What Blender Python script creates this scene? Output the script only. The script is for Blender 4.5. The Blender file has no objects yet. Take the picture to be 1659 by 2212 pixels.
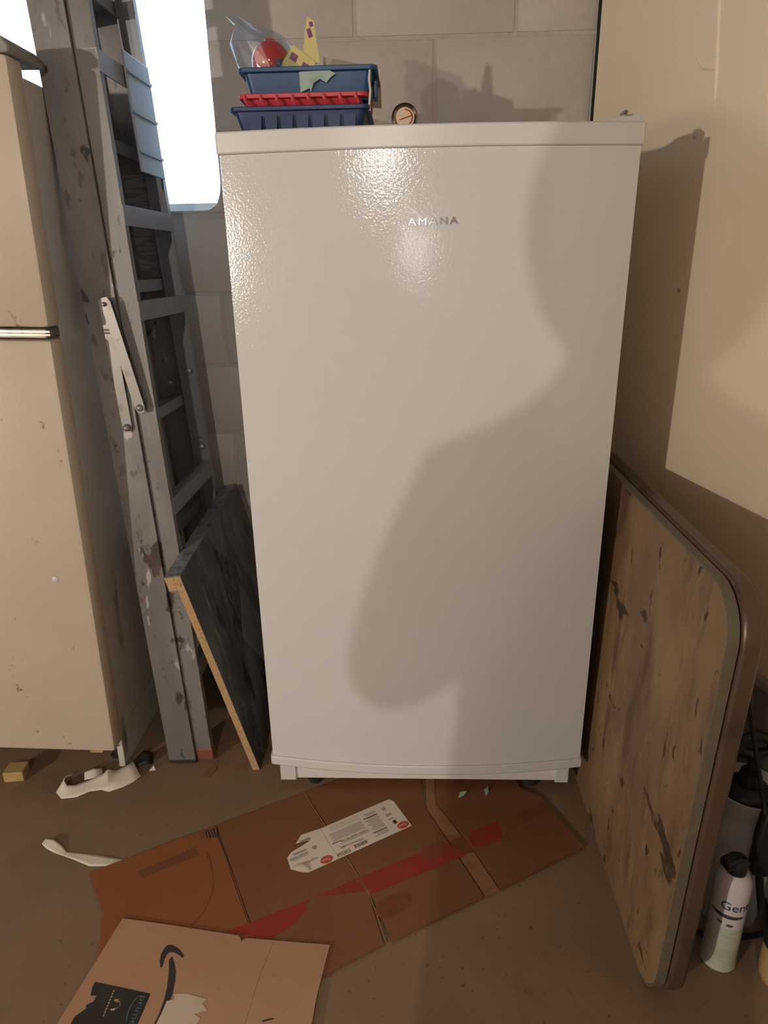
import bpy, bmesh, math, random
from mathutils import Vector, Matrix, noise as mnoise
random.seed(7)
S = bpy.context.scene
COL = S.collection
pi = math.pi

# ------------------------------------------------------------------ camera
cam_d = bpy.data.cameras.new('camera')
cam = bpy.data.objects.new('camera', cam_d); COL.objects.link(cam)
cam_d.sensor_fit = 'HORIZONTAL'; cam_d.sensor_width = 36.0
cam_d.lens = 36.0 * 1470.0 / 1659.0
cam_d.clip_start = 0.01
RX = Vector((0.99929969, 0.03339398, -0.01688095))
UP = Vector((0.00438617, 0.34349211, 0.93914532))
FW = Vector((-0.03716028, 0.93856167, -0.34310509))
CAM = Vector((-0.03642581, -1.37384555, 1.29449254))
m3 = Matrix((RX, UP, -FW)).transposed()
cam.matrix_world = Matrix.Translation(CAM) @ m3.to_4x4()
S.camera = cam

# ------------------------------------------------------------------ world, light, exposure
S.view_settings.view_transform = 'Standard'
S.view_settings.look = 'None'
S.view_settings.exposure = 0.0
S.view_settings.gamma = 1.0
S.view_settings.use_curve_mapping = False
W = bpy.data.worlds.new('overcast_sky'); S.world = W; W.use_nodes = True
bg = W.node_tree.nodes['Background']
bg.inputs['Color'].default_value = (0.56, 0.78, 1.0, 1); bg.inputs['Strength'].default_value = 6.0


def lamp(name, kind, loc, power, color, size=0.05, aim=None, size_y=None):
    d = bpy.data.lights.new(name, kind); d.energy = power; d.color = color
    if kind == 'AREA':
        d.size = size
        if size_y: d.shape = 'RECTANGLE'; d.size_y = size_y
    else:
        d.shadow_soft_size = size
    o = bpy.data.objects.new(name, d); COL.objects.link(o); o.location = loc
    if aim is not None:
        o.rotation_euler = (Vector(aim) - Vector(loc)).to_track_quat('-Z', 'Y').to_euler()
    return o


lamp('ceiling_bulb', 'POINT', (-0.42, -3.0, 1.93), 72, (1.0, 0.91, 0.81), 0.018)
lamp('far_bulb', 'POINT', (-3.42, -4.0, 1.46), 335, (1.0, 0.89, 0.77), 0.04)
lamp('phone_flash', 'POINT', CAM + UP * .05 - FW * .02, 3.0, (1.0, 0.97, 0.93), 0.006)
# daylight portal in the window opening (guides sampling of the sky, adds no light)
pt = lamp('window_portal', 'AREA', (-1.02, 0.84, 1.78), 1, (1, 1, 1), 0.95, aim=(-1.02, 0, 1.78), size_y=0.72)
pt.data.cycles.is_portal = True


# ------------------------------------------------------------------ materials
def mat(name, base, rough=0.55, metal=0.0, layers=(), bump=None, coat=0.0, spec=0.5, trans=0.0):
    """layers: (color, scale, lo, hi, stretch xyz, amount, detail)"""
    m = bpy.data.materials.new(name); m.use_nodes = True
    nt = m.node_tree; N = nt.nodes; L = nt.links
    b = N['Principled BSDF']
    b.inputs['Roughness'].default_value = rough; b.inputs['Metallic'].default_value = metal
    b.inputs['Coat Weight'].default_value = coat; b.inputs['Coat Roughness'].default_value = 0.12
    b.inputs['Specular IOR Level'].default_value = spec
    b.inputs['Transmission Weight'].default_value = trans
    b.inputs['Base Color'].default_value = (*base, 1)
    tc = N.new('ShaderNodeTexCoord'); cur = None
    for i, (c, sc, lo, hi, st, amt, det) in enumerate(layers):
        mp = N.new('ShaderNodeMapping'); mp.inputs['Scale'].default_value = st
        mp.inputs['Location'].default_value = (1.7 * i, 2.3 * i, 3.1 * i)
        L.new(tc.outputs['Object'], mp.inputs['Vector'])
        nz = N.new('ShaderNodeTexNoise'); nz.inputs['Scale'].default_value = sc
        nz.inputs['Detail'].default_value = det; nz.inputs['Roughness'].default_value = 0.6
        L.new(mp.outputs[0], nz.inputs['Vector'])
        r = N.new('ShaderNodeMapRange'); r.inputs['From Min'].default_value = lo
        r.inputs['From Max'].default_value = hi; r.inputs['To Max'].default_value = amt
        L.new(nz.outputs['Fac'], r.inputs['Value'])
        mx = N.new('ShaderNodeMix'); mx.data_type = 'RGBA'
        L.new(r.outputs[0], mx.inputs['Factor'])
        if cur is None: mx.inputs['A'].default_value = (*base, 1)
        else: L.new(cur, mx.inputs['A'])
        mx.inputs['B'].default_value = (*c, 1)
        cur = mx.outputs['Result']
    if cur is not None: L.new(cur, b.inputs['Base Color'])
    if bump:
        nz = N.new('ShaderNodeTexNoise'); nz.inputs['Scale'].default_value = bump[0]; nz.inputs['Detail'].default_value = 2.5
        L.new(tc.outputs['Object'], nz.inputs['Vector'])
        bp = N.new('ShaderNodeBump'); bp.inputs['Strength'].default_value = bump[1]
        bp.inputs['Distance'].default_value = bump[2]
        L.new(nz.outputs['Fac'], bp.inputs['Height']); L.new(bp.outputs[0], b.inputs['Normal'])
    return m


def clear_mat(name, tint, gloss, rough):
    m = bpy.data.materials.new(name); m.use_nodes = True
    nt = m.node_tree; N = nt.nodes; L = nt.links; N.remove(N['Principled BSDF'])
    t = N.new('ShaderNodeBsdfTransparent'); t.inputs[0].default_value = (*tint, 1)
    g = N.new('ShaderNodeBsdfGlossy'); g.inputs['Roughness'].default_value = rough
    d = N.new('ShaderNodeBsdfTranslucent'); d.inputs[0].default_value = (.9, .93, .95, 1)
    mx = N.new('ShaderNodeMixShader'); mx.inputs[0].default_value = gloss
    mx2 = N.new('ShaderNodeMixShader'); mx2.inputs[0].default_value = gloss * 0.8
    L.new(t.outputs[0], mx.inputs[1]); L.new(g.outputs[0], mx.inputs[2])
    L.new(mx.outputs[0], mx2.inputs[1]); L.new(d.outputs[0], mx2.inputs[2])
    L.new(mx2.outputs[0], N['Material Output'].inputs[0])
    return m


I1 = (1, 1, 1)
BLK = (0.012, 0.011, 0.011)
M = {}
M['floor'] = mat('painted_concrete', (.235, .145, .086), .62, layers=[
    ((.285, .182, .110), 2.2, .40, .64, I1, .8, 5), ((.16, .092, .05), 5, .56, .66, I1, .6, 6),
    ((.07, .045, .028), 60, .66, .72, I1, .7, 2), ((.20, .142, .096), 1.1, .45, .65, I1, .9, 3)], bump=(40, .12, .004))
M['wall'] = mat('painted_block', (0.476, 0.432, 0.389), .6, layers=[
    ((0.408, 0.365, 0.328), 3, .45, .7, I1, .7, 5), ((0.535, 0.498, 0.459), 6, .55, .75, I1, .6, 4),
    ((0.255, 0.207, 0.164), 30, .71, .78, I1, .6, 3)], bump=(22, .55, .006))
M['mortar'] = mat('painted_mortar', (0.442, 0.403, 0.361), .7, layers=[((0.323, 0.282, 0.246), 12, .5, .75, I1, .7, 5)], bump=(70, .6, .006))
M['plaster'] = mat('beige_plaster', (.80, .68, .51), .6, layers=[
    ((.73, .60, .43), 2.2, .5, .72, (1, 1, .5), .6, 4), ((.86, .77, .62), 4, .6, .78, (1, 1, .4), .6, 4),
    ((.56, .41, .28), 7, .64, .78, (1, 1, .25), .4, 3)], bump=(3, .10, .01))
M['room'] = mat('basement_paint', (.15, .125, .10), .8, layers=[((.11, .095, .075), 2, .45, .7, I1, .7, 4)])
M['gap_shade'] = mat('gap_shade_black', (.010, .009, .008), .95, layers=[((.03, .025, .02), 40, .5, .7, I1, .6, 3)], bump=(90, .8, .006))  # near-black colour stands for the darkness inside the corner gap
M['ledge'] = mat('grey_ledge_paint', (.20, .19, .175), .7, layers=[((.14, .13, .12), 6, .5, .7, I1, .7, 4)])
M['ledge_cap'] = mat('ledge_cap_paint', (.33, .32, .30), .6, layers=[((.22, .21, .19), 8, .5, .7, I1, .6, 4)])
M['appl'] = mat('white_enamel_textured', (.655, .660, .662), .12, layers=[((.64, .64, .64), 1.5, .45, .65, I1, .8, 2)], bump=(230, .34, .0010), spec=.5)
M['appl_s'] = mat('white_enamel_smooth', (.66, .66, .655), .34, layers=[((.62, .615, .605), 3, .45, .65, I1, .5, 3)])
M['appl_kick'] = mat('white_painted_steel', (.74, .72, .70), .45, layers=[((.60, .56, .52), 9, .58, .75, I1, .5, 4)])
M['foot'] = mat('black_rubber', (.02, .02, .02), .7, layers=[((.05, .045, .04), 20, .5, .7, I1, .5, 2)])
M['chrome'] = mat('chrome', (.72, .71, .69), .16, 1.0, layers=[((.55, .53, .50), 30, .5, .7, I1, .5, 2)])
M['old'] = mat('aged_white_enamel', (.575, .495, .395), .42, layers=[
    ((.52, .44, .335), 2, .45, .65, I1, .8, 4), ((.22, .10, .04), 16, .655, .69, (1, 1, .8), .85, 5),
    ((.36, .19, .08), 1.8, .64, .72, (2.5, 2.5, .22), .55, 4)], bump=(150, .12, .003))
M['old_edge'] = mat('aged_cabinet_enamel', (.60, .58, .55), .45, layers=[
    ((.36, .22, .12), 9, .66, .74, (1, 1, .25), .75, 5), ((.52, .50, .47), 4, .45, .7, I1, .6, 4)])
M['gasket'] = mat('grey_gasket', (.30, .29, .275), .7, layers=[((.2, .19, .18), 14, .5, .7, I1, .6, 3)])
M['rust_strip'] = mat('tarnished_strip', (.28, .23, .19), .4, .6, layers=[((.12, .07, .04), 30, .5, .7, I1, .8, 4)])
M['dark'] = mat('dark_void_paint', (.022, .02, .018), .85, layers=[((.04, .034, .028), 8, .5, .7, I1, .6, 3)])
M['alu'] = mat('splattered_aluminium', (.19, .178, .172), .46, .3, layers=[
    ((.27, .256, .248), 6, .46, .62, (1, 1, .35), .8, 5), ((.060, .040, .036), 15, .625, .655, (1, 1, .6), .9, 5),
    ((.12, .090, .082), 36, .60, .66, (1, 1, .5), .7, 4), ((.50, .48, .46), 22, .67, .70, (1, 1, .4), .85, 3)], bump=(60, .12, .002))
M['alu_c'] = mat('dull_aluminium', (0.288, 0.296, 0.320), .42, .45, layers=[
    ((0.346, 0.355, 0.374), 9, .5, .7, (0.720, 0.740, 0.234), .6, 4), ((0.115, 0.096, 0.094), 30, .68, .73, I1, .7, 4)])
M['steel'] = mat('worn_steel', (.33, .315, .30), .42, .6, layers=[((.20, .16, .14), 25, .55, .7, I1, .7, 4)])
M['red_foot'] = mat('dull_red_plastic', (.22, .07, .045), .6, layers=[((.12, .05, .04), 20, .5, .7, I1, .6, 3)])
M['placard'] = mat('grey_placard', (.30, .31, .32), .6, layers=[((.16, .16, .17), 1, .47, .53, (20, 20, 190), .75, 2)])
M['lam'] = mat('dark_laminate', (.075, .072, .072), .36, layers=[
    ((.17, .165, .165), 10, .46, .64, (1, 1, .4), .85, 6), ((.012, .011, .011), 20, .56, .64, (1, 1, .35), .9, 5),
    ((.27, .26, .255), 30, .60, .68, (1, 1, .3), .6, 4)], bump=(45, .3, .003))
M['lam_top'] = mat('glossy_nosing_laminate', (.16, .17, .19), .24, layers=[((.05, .05, .055), 40, .5, .66, I1, .85, 5), ((.33, .34, .36), 55, .6, .72, I1, .6, 4)], bump=(90, .5, .003))
M['chip'] = mat('particle_board', (.45, .295, .155), .85, layers=[((.58, .42, .26), 160, .5, .66, I1, .8, 3), ((.22, .12, .06), 120, .62, .7, I1, .8, 3)], bump=(200, .5, .002))
M['sticker'] = mat('pale_sticker_residue', (.20, .195, .195), .55, layers=[((.12, .115, .115), 30, .5, .7, I1, .7, 3)])
M['card'] = mat('brown_cardboard', (0.195, 0.072, 0.028), .72, layers=[
    ((0.220, 0.094, 0.042), 2.4, .45, .68, I1, .8, 4), ((0.160, 0.054, 0.019), 4, .58, .76, I1, .7, 4),
    ((0.145, 0.055, 0.022), 70, .68, .76, I1, .4, 2)], bump=(120, .08, .002))
M['card_lit'] = mat('warm_lit_cardboard', (0.259, 0.086, 0.028), .72, layers=[((0.288, 0.122, 0.052), 3, .52, .72, I1, .8, 4), ((0.216, 0.068, 0.020), 5, .55, .75, I1, .6, 3)])  # brighter orange copy of the brown cardboard: warm light painted into the left panel
M['card_edge'] = mat('crushed_crease_cardboard', (0.294, 0.140, 0.069), .8, layers=[((0.189, 0.078, 0.034), 40, .5, .66, I1, .7, 3)])
M['mailer'] = mat('pale_brown_cardboard', (0.425, 0.242, 0.144), .75, layers=[
    ((0.470, 0.282, 0.183), 3, .45, .7, I1, .8, 4), ((0.340, 0.176, 0.094), 2, .5, .74, I1, .7, 3), ((0.260, 0.150, 0.086), 40, .68, .76, I1, .4, 2)])
M['red_print'] = mat('red_printed_band', (.30, .022, .014), .6, layers=[((.23, .028, .018), 5, .45, .65, I1, .8, 4), ((.30, .12, .06), 30, .64, .72, I1, .7, 5)])
M['red_faint'] = mat('faint_red_print', (0.185, 0.047, 0.022), .7, layers=[((0.211, 0.077, 0.037), 25, .5, .7, I1, .8, 4)])
M['brown_print'] = mat('faint_brown_print', (0.178, 0.062, 0.022), .7, layers=[((0.198, 0.075, 0.028), 25, .5, .7, I1, .8, 4)])
M['white_pap'] = mat('white_label_paper', (.74, .66, .58), .6, layers=[((.68, .59, .50), 12, .5, .72, I1, .6, 3)])
M['scrap'] = mat('torn_white_paper', (.72, .66, .57), .75, layers=[((.52, .46, .39), 16, .55, .72, I1, .6, 4)])
M['ink'] = mat('black_ink', (.03, .027, .025), .6, layers=[((.06, .055, .05), 60, .5, .7, I1, .5, 2)])
M['grey_ink'] = mat('grey_fine_print', (.42, .37, .33), .7, layers=[((.20, .175, .16), 1, .46, .56, (700, 700, 700), .55, 2)])
M['red_ink'] = mat('red_ink', (.52, .065, .04), .55, layers=[((.44, .07, .04), 50, .5, .7, I1, .5, 2)])
M['white_ink'] = mat('white_ink', (.74, .70, .65), .6, layers=[((.65, .6, .55), 50, .5, .7, I1, .5, 2)])
M['tape'] = mat('black_printed_tape', (.020, .019, .020), .35, layers=[((.035, .03, .03), 14, .5, .7, I1, .6, 3)])
M['blue_ink'] = mat('blue_tape_ink', (.085, .16, .22), .45, layers=[((.12, .19, .25), 60, .5, .7, I1, .5, 2)])
M['tan_ink'] = mat('tan_tape_ink', (.46, .34, .22), .5, layers=[((.36, .26, .17), 60, .5, .7, I1, .5, 2)])
M['smile'] = mat('black_carton_ink', (.035, .028, .024), .6, layers=[((.07, .05, .04), 40, .55, .7, I1, .6, 3)])
M['torn'] = mat('torn_paper_patch', (.60, .49, .39), .8, layers=[((.50, .37, .27), 18, .5, .7, I1, .7, 4)])
M['vinyl'] = mat('worn_tan_vinyl', (.250, .160, .082), .55, layers=[
    ((.195, .115, .075), 4.0, .42, .60, (1, 1.2, .5), .85, 5), ((.31, .205, .105), 6, .50, .64, (1, 1, .5), .8, 5),
    ((.120, .066, .040), 8, .54, .66, (1, 1.6, .40), .8, 6), ((.020, .012, .009), 30, .635, .68, (1, 1.2, .45), .9, 3),
    ((.035, .020, .014), 11, .625, .65, (1, .5, 1.1), .85, 5), ((.34, .235, .13), 30, .62, .70, (1, 1, .4), .6, 4)], bump=(30, .15, .003))
M['vinyl_edge'] = mat('olive_edge_band', (0.140, 0.120, 0.084), .5, layers=[((0.210, 0.176, 0.114), 20, .5, .7, I1, .6, 4)])
M['tframe'] = mat('brown_painted_steel', (.115, .075, .052), .35, .2, layers=[((.07, .04, .028), 14, .5, .7, I1, .7, 4), ((.22, .17, .14), 60, .7, .75, I1, .6, 3)])
M['navy'] = mat('navy_plastic', (.010, .026, .105), .45, layers=[((.018, .042, .14), 8, .45, .65, I1, .7, 3)])
M['blue'] = mat('blue_bin_plastic', (.009, .052, .150), .4, layers=[((.016, .075, .19), 6, .45, .65, I1, .7, 3)])
M['red'] = mat('red_tray_plastic', (.56, .040, .060), .42, layers=[((.45, .03, .045), 8, .5, .7, I1, .6, 3)])
M['resid'] = mat('torn_label_residue', (.36, .46, .42), .75, layers=[((.20, .30, .30), 30, .5, .68, I1, .7, 4)])
M['string'] = mat('white_string', (.65, .66, .64), .7, layers=[((.5, .5, .48), 60, .5, .7, I1, .5, 2)])
M['ball'] = mat('glossy_red_plastic', (.55, .025, .022), .18, layers=[((.45, .02, .02), 10, .5, .7, I1, .5, 2)], coat=.4)
M['yellow'] = mat('yellow_card', (.62, .53, .22), .6, layers=[((.68, .60, .36), 20, .5, .7, I1, .7, 3)])
M['purple'] = mat('purple_print', (.20, .045, .13), .6, layers=[((.30, .10, .2), 90, .5, .6, I1, .7, 2)])
M['beige_sheet'] = mat('beige_flap', (.55, .48, .40), .7, layers=[((.48, .41, .34), 10, .5, .7, I1, .7, 3)])
M['bag'] = clear_mat('clear_plastic_film', (.90, .94, .97), .16, .18)
M['glass'] = clear_mat('window_glass', (.97, .98, 1.0), .04, .05)
M['bezel'] = mat('dark_chrome_bezel', (.26, .22, .19), .14, 1.0, layers=[((.16, .13, .11), 30, .5, .7, I1, .5, 2)])
M['dial'] = mat('cream_dial', (.68, .50, .35), .5, layers=[((.60, .42, .28), 20, .5, .7, I1, .5, 2)])
M['dial_red'] = mat('dark_red_needle', (.25, .03, .02), .5, layers=[((.2, .03, .02), 30, .5, .7, I1, .5, 2)])
M['tank'] = mat('milky_tank_plastic', (.50, .485, .47), .4, layers=[((.42, .405, .39), 5, .45, .65, I1, .6, 3)])
M['bplast'] = mat('black_plastic', BLK, .42, layers=[((.022, .02, .02), 14, .5, .7, I1, .6, 2)])
M['can'] = mat('white_can_paint', (.66, .62, .64), .28, layers=[((.60, .57, .59), 8, .5, .7, I1, .5, 2)])
M['can_low'] = mat('pale_green_can_print', (.52, .56, .47), .32, layers=[((.40, .45, .35), 1, .47, .55, (25, 25, 120), .6, 2)])
M['can_txt'] = mat('navy_can_ink', (.035, .03, .13), .4, layers=[((.05, .045, .16), 50, .5, .7, I1, .5, 2)])
M['can_band'] = mat('dark_can_band', (.05, .055, .05), .4, layers=[((.08, .085, .08), 50, .5, .7, I1, .5, 2)])
M['leaf_ink'] = mat('green_can_ink', (.07, .12, .04), .4, layers=[((.12, .18, .06), 50, .5, .7, I1, .5, 2)])
M['tan'] = mat('tan_plastic', (.42, .27, .13), .5, layers=[((.34, .21, .1), 10, .5, .7, I1, .6, 3)])
M['wood'] = mat('pale_wood', (.50, .34, .15), .6, layers=[((.36, .22, .09), 12, .45, .7, (1, 6, 6), .8, 4)])
M['bucket'] = mat('dark_green_plastic', (.035, .04, .034), .5, layers=[((.055, .06, .05), 9, .5, .7, I1, .6, 3)])
M['leafb'] = mat('brown_dry_scrap', (.20, .115, .06), .8, layers=[((.15, .08, .04), 30, .5, .7, I1, .7, 3)])
M['skin'] = mat('skin', (.48, .30, .22), .55, layers=[((.42, .25, .18), 20, .5, .7, I1, .6, 3)])
M['shirt'] = mat('grey_sweatshirt', (.16, .16, .18), .9, layers=[((.11, .11, .13), 30, .5, .7, I1, .6, 3)])
M['hair'] = mat('dark_hair', (.05, .035, .025), .7, layers=[((.08, .055, .04), 40, .5, .7, (1, 1, .2), .6, 3)])
M['frame'] = mat('white_window_frame', (.7, .7, .7), .5, layers=[((.6, .6, .6), 10, .5, .7, I1, .6, 3)])


# ------------------------------------------------------------------ mesh helpers
class MB:
    def __init__(s): s.v = []; s.f = []

    def add(s, vs, fs):
        o = len(s.v); s.v += [tuple(v) for v in vs]; s.f += [tuple(i + o for i in f) for f in fs]; return s

    def box(s, lo, hi, mtx=None, bev=0.0):
        bm = bmesh.new(); bmesh.ops.create_cube(bm, size=1)
        for v in bm.verts:
            v.co = Vector([lo[i] + (v.co[i] + .5) * (hi[i] - lo[i]) for i in range(3)])
        if bev: bmesh.ops.bevel(bm, geom=bm.edges[:], offset=bev, segments=2, profile=.5, affect='EDGES')
        if mtx: bmesh.ops.transform(bm, matrix=mtx, verts=bm.verts)
        return s.bm(bm)

    def bm(s, bm):
        bm.verts.ensure_lookup_table(); bm.verts.index_update()
        s.add([v.co.copy() for v in bm.verts], [[v.index for v in f.verts] for f in bm.faces]); bm.free(); return s

    def prism(s, poly, z0, z1, frame=None):
        """extrude a 2-D polygon between z0 and z1; frame = (origin, ex, ey, ez)"""
        n = len(poly)
        pts = [(p[0], p[1], z0) for p in poly] + [(p[0], p[1], z1) for p in poly]
        if frame:
            o, a, b, c = [Vector(q) for q in frame]
            pts = [o + a * p[0] + b * p[1] + c * p[2] for p in pts]
        area = sum(poly[i][0] * poly[(i + 1) % n][1] - poly[(i + 1) % n][0] * poly[i][1] for i in range(n))
        fs = [list(range(n, 2 * n)), list(range(n - 1, -1, -1))] + [[i, (i + 1) % n, n + (i + 1) % n, n + i] for i in range(n)]
        if area < 0: fs = [f[::-1] for f in fs]
        return s.add(pts, fs)

    def tube(s, path, r, seg=10, cap=True):
        P = [Vector(p) for p in path]; n = len(P); rings = []
        R = r if isinstance(r, (list, tuple)) else [r] * n
        up = Vector((0, 0, 1)); prev = None
        for i, p in enumerate(P):
            t = (P[min(i + 1, n - 1)] - P[max(i - 1, 0)]).normalized()
            a = prev if prev is not None else (up if abs(t.dot(up)) < .9 else Vector((1, 0, 0)))
            a = (a - t * a.dot(t)).normalized(); prev = a; b = t.cross(a)
            rings.append([p + (a * math.cos(2 * pi * k / seg) + b * math.sin(2 * pi * k / seg)) * R[i] for k in range(seg)])
        vs = [v for r_ in rings for v in r_]
        fs = [[i * seg + k, i * seg + (k + 1) % seg, (i + 1) * seg + (k + 1) % seg, (i + 1) * seg + k] for i in range(n - 1) for k in range(seg)]
        if cap: fs += [list(range(seg))[::-1], [(n - 1) * seg + k for k in range(seg)]]
        return s.add(vs, fs)

    def lathe(s, prof, c=(0, 0, 0), seg=32, mtx=None):
        vs = []; fs = []; n = len(prof)
        for (r, z) in prof:
            for k in range(seg):
                a = 2 * pi * k / seg; p = Vector((r * math.cos(a), r * math.sin(a), z))
                if mtx: p = mtx @ p
                vs.append(p + Vector(c))
        for i in range(n - 1):
            for k in range(seg): fs.append([i * seg + k, i * seg + (k + 1) % seg, (i + 1) * seg + (k + 1) % seg, (i + 1) * seg + k])
        fs += [list(range(seg))[::-1], [(n - 1) * seg + k for k in range(seg)]]
        return s.add(vs, fs)

    def loft(s, rings, cap=True):
        m = len(rings[0]); vs = [v for r in rings for v in r]
        fs = [[i * m + k, i * m + (k + 1) % m, (i + 1) * m + (k + 1) % m, (i + 1) * m + k] for i in range(len(rings) - 1) for k in range(m)]
        if cap: fs += [list(range(m))[::-1], [(len(rings) - 1) * m + k for k in range(m)]]
        return s.add(vs, fs)

    def build(s, name, material, parent=None, smooth=False, bevel=0.0, label=None):
        me = bpy.data.meshes.new(name); me.from_pydata(s.v, [], s.f); me.validate(); me.update()
        bm = bmesh.new(); bm.from_mesh(me); bmesh.ops.recalc_face_normals(bm, faces=bm.faces); bm.to_mesh(me); bm.free()
        me.materials.append(M[material])
        o = bpy.data.objects.new(name, me); COL.objects.link(o)
        if parent: o.parent = parent
        if smooth:
            for p in me.polygons: p.use_smooth = True
            me.set_sharp_from_angle(angle=math.radians(40))
        if bevel:
            b = o.modifiers.new('bevel', 'BEVEL'); b.width = bevel; b.segments = 2; b.limit_method = 'ANGLE'; b.angle_limit = .6
        if label: o['label'] = label
        return o


def thing(name, label, cat, loc=(0, 0, 0), rot=(0, 0, 0), group=None):
    o = bpy.data.objects.new(name, None); COL.objects.link(o); o.empty_display_size = .05
    o.location = loc; o.rotation_euler = rot
    return tag(o, label, cat, group)


def tag(o, label, cat, group=None):
    o['label'] = label; o['category'] = cat
    if group: o['group'] = group
    return o


def struct(o):
    o['kind'] = 'structure'; return o


def rrect(w, h, r, n=8, cx=0, cy=0):
    out = []
    for (sx, sy, a0) in ((1, 1, 0), (-1, 1, 90), (-1, -1, 180), (1, -1, 270)):
        for k in range(n + 1):
            a = math.radians(a0 + 90 * k / n)
            out.append((cx + sx * (w / 2 - r) + r * math.cos(a), cy + sy * (h / 2 - r) + r * math.sin(a)))
    return out


def ellipse(cx, cy, a, b, rot=0, n=32):
    c, s_ = math.cos(rot), math.sin(rot)
    return [(cx + a * math.cos(t) * c - b * math.sin(t) * s_, cy + a * math.cos(t) * s_ + b * math.sin(t) * c) for t in [2 * pi * k / n for k in range(n)]]


def text_mesh(name, body, size, material, parent, origin, ex, ey, depth=0.0003, width=None, align='LEFT', wrap=None, shear=0.0, spacing=1.0, label=None):
    cu = bpy.data.curves.new(name, 'FONT'); cu.body = body; cu.size = size; cu.align_x = align; cu.extrude = depth; cu.shear = shear
    cu.space_character = spacing; cu.resolution_u = 3
    t = bpy.data.objects.new(name, cu); COL.objects.link(t)
    dg = bpy.context.evaluated_depsgraph_get()
    me = bpy.data.meshes.new_from_object(t.evaluated_get(dg))
    bpy.data.objects.remove(t)
    if width:
        xs = [v.co.x for v in me.vertices]; k = width / (max(xs) - min(xs))
        for v in me.vertices: v.co.x *= k
    o_, a, b = Vector(origin), Vector(ex).normalized(), Vector(ey).normalized(); c = a.cross(b)
    for v in me.vertices:
        p = v.co.copy()
        v.co = wrap(p) if wrap else o_ + a * p.x + b * p.y + c * p.z
    me.materials.append(M[material]); me.name = name
    o = bpy.data.objects.new(name, me); COL.objects.link(o); o.parent = parent
    if label: o['label'] = label
    return o


# ------------------------------------------------------------------ setting
YB = 0.66                              # face of the back wall
WX0, WX1, WZ0, WZ1 = -1.50, -0.548, 1.436, 2.13   # window opening
struct(MB().box((-4.8, -5.4, -.10), (3.6, 1.0, 0)).build('floor', 'floor'))
struct(MB().box((-4.8, -5.4, 2.36), (3.6, 1.0, 2.44)).build('ceiling', 'room'))
struct(MB().box((-4.8, -5.4, 0), (-4.6, 1.0, 2.36)).build('wall_left', 'room'))
struct(MB().box((-4.6, -5.4, 0), (3.6, -5.2, 2.36)).build('wall_front', 'room'))
wb = MB()
for lo, hi in (((-4.6, 0), (WX0, 2.36)), ((WX1, 0), (1.0, 2.36)), ((WX0, 0), (WX1, WZ0)), ((WX0, WZ1), (WX1, 2.36))):
    wb.box((lo[0], YB + .0025, lo[1]), (hi[0], YB + .20, hi[1]))
wall_back = struct(wb.build('wall_back', 'mortar'))
# rough rounded lower corner of the opening
MB().prism([(WX1, WZ0), (WX1 - .06, WZ0), (WX1 - .035, WZ0 + .006), (WX1 - .015, WZ0 + .018), (WX1 - .004, WZ0 + .045), (WX1, WZ0 + .07)], 0, .2,
           ((0, YB + .002, 0), (1, 0, 0), (0, 0, 1), (0, 1, 0))).build('corner_fillet', 'wall', wall_back)
CH, CL = .2035, .406
shared = {}
for r in range(11):
    z0, z1 = r * CH + .004, (r + 1) * CH - .004
    off = -.575 if r % 2 else -.575 + CL / 2
    for k in range(-4, 4):
        x0, x1 = off + k * CL + .004, off + (k + 1) * CL - .004
        if x1 < -2.1 or x0 > .47: continue
        x1 = min(x1, .44)
        pieces = [(x0, x1, z0, z1)]
        if z1 > WZ0 and z0 < WZ1 and x1 > WX0 and x0 < WX1:
            pieces = []
            if x0 < WX0 - .02: pieces.append((x0, WX0, z0, z1))
            if x1 > WX1 + .02: pieces.append((WX1, x1, z0, z1))
            if z0 < WZ0 - .02: pieces.append((max(x0, WX0), min(x1, WX1), z0, WZ0))
            if z1 > WZ1 + .02: pieces.append((max(x0, WX0), min(x1, WX1), WZ1, z1))
        for (a, b, c, d) in pieces:
            w, h = round(b - a, 4), round(d - c, 4)
            if w < .02 or h < .02: continue
            key = (w, h)
            if key not in shared:
                q = MB().box((0, 0, 0), (w, .04, h), bev=.0045).build('block', 'wall', wall_back, smooth=True); shared[key] = q.data
            else:
                q = bpy.data.objects.new('block', shared[key]); COL.objects.link(q); q.parent = wall_back
            q.location = (a, YB - .0008 * random.random(), c)
# window: frame, two panes
win = bpy.data.objects.new('window_1', None); COL.objects.link(win); struct(win); win.location = (-1.02, .83, WZ0)
wx, wz = WX1 - WX0, WZ1 - WZ0
f = MB()
for lo, hi in (((-wx / 2, 0), (-wx / 2 + .035, wz)), ((wx / 2 - .035, 0), (wx / 2, wz)), ((-wx / 2, 0), (wx / 2, .035)), ((-wx / 2, wz - .035), (wx / 2, wz)), ((-.018, 0), (.018, wz))):
    f.box((lo[0], -.015, lo[1]), (hi[0], .015, hi[1]))
f.build('window_frame', 'frame', win)
for sx in (-1, 1):
    MB().box((min(sx * .018, sx * (wx / 2 - .035)), -.002, .035), (max(sx * .018, sx * (wx / 2 - .035)), .002, wz - .035)).build('pane', 'glass', win)
MB().box((-wx / 2, -.17, -.001), (wx / 2, -.02, .004)).build('window_sill', 'wall', win)

# right wall: a plastered wall meeting the back wall at an open angle, with a black strip painting the shade of the open joint
KW = 0.30
dW = Vector((KW, -1, 0)).normalized(); nW = Vector((dW.y, -dW.x, 0))     # nW points into the room
C0 = Vector((.4365, YB, 0))


def Wp(t, n, z): return C0 + dW * t + nW * n + Vector((0, 0, z))


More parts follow.
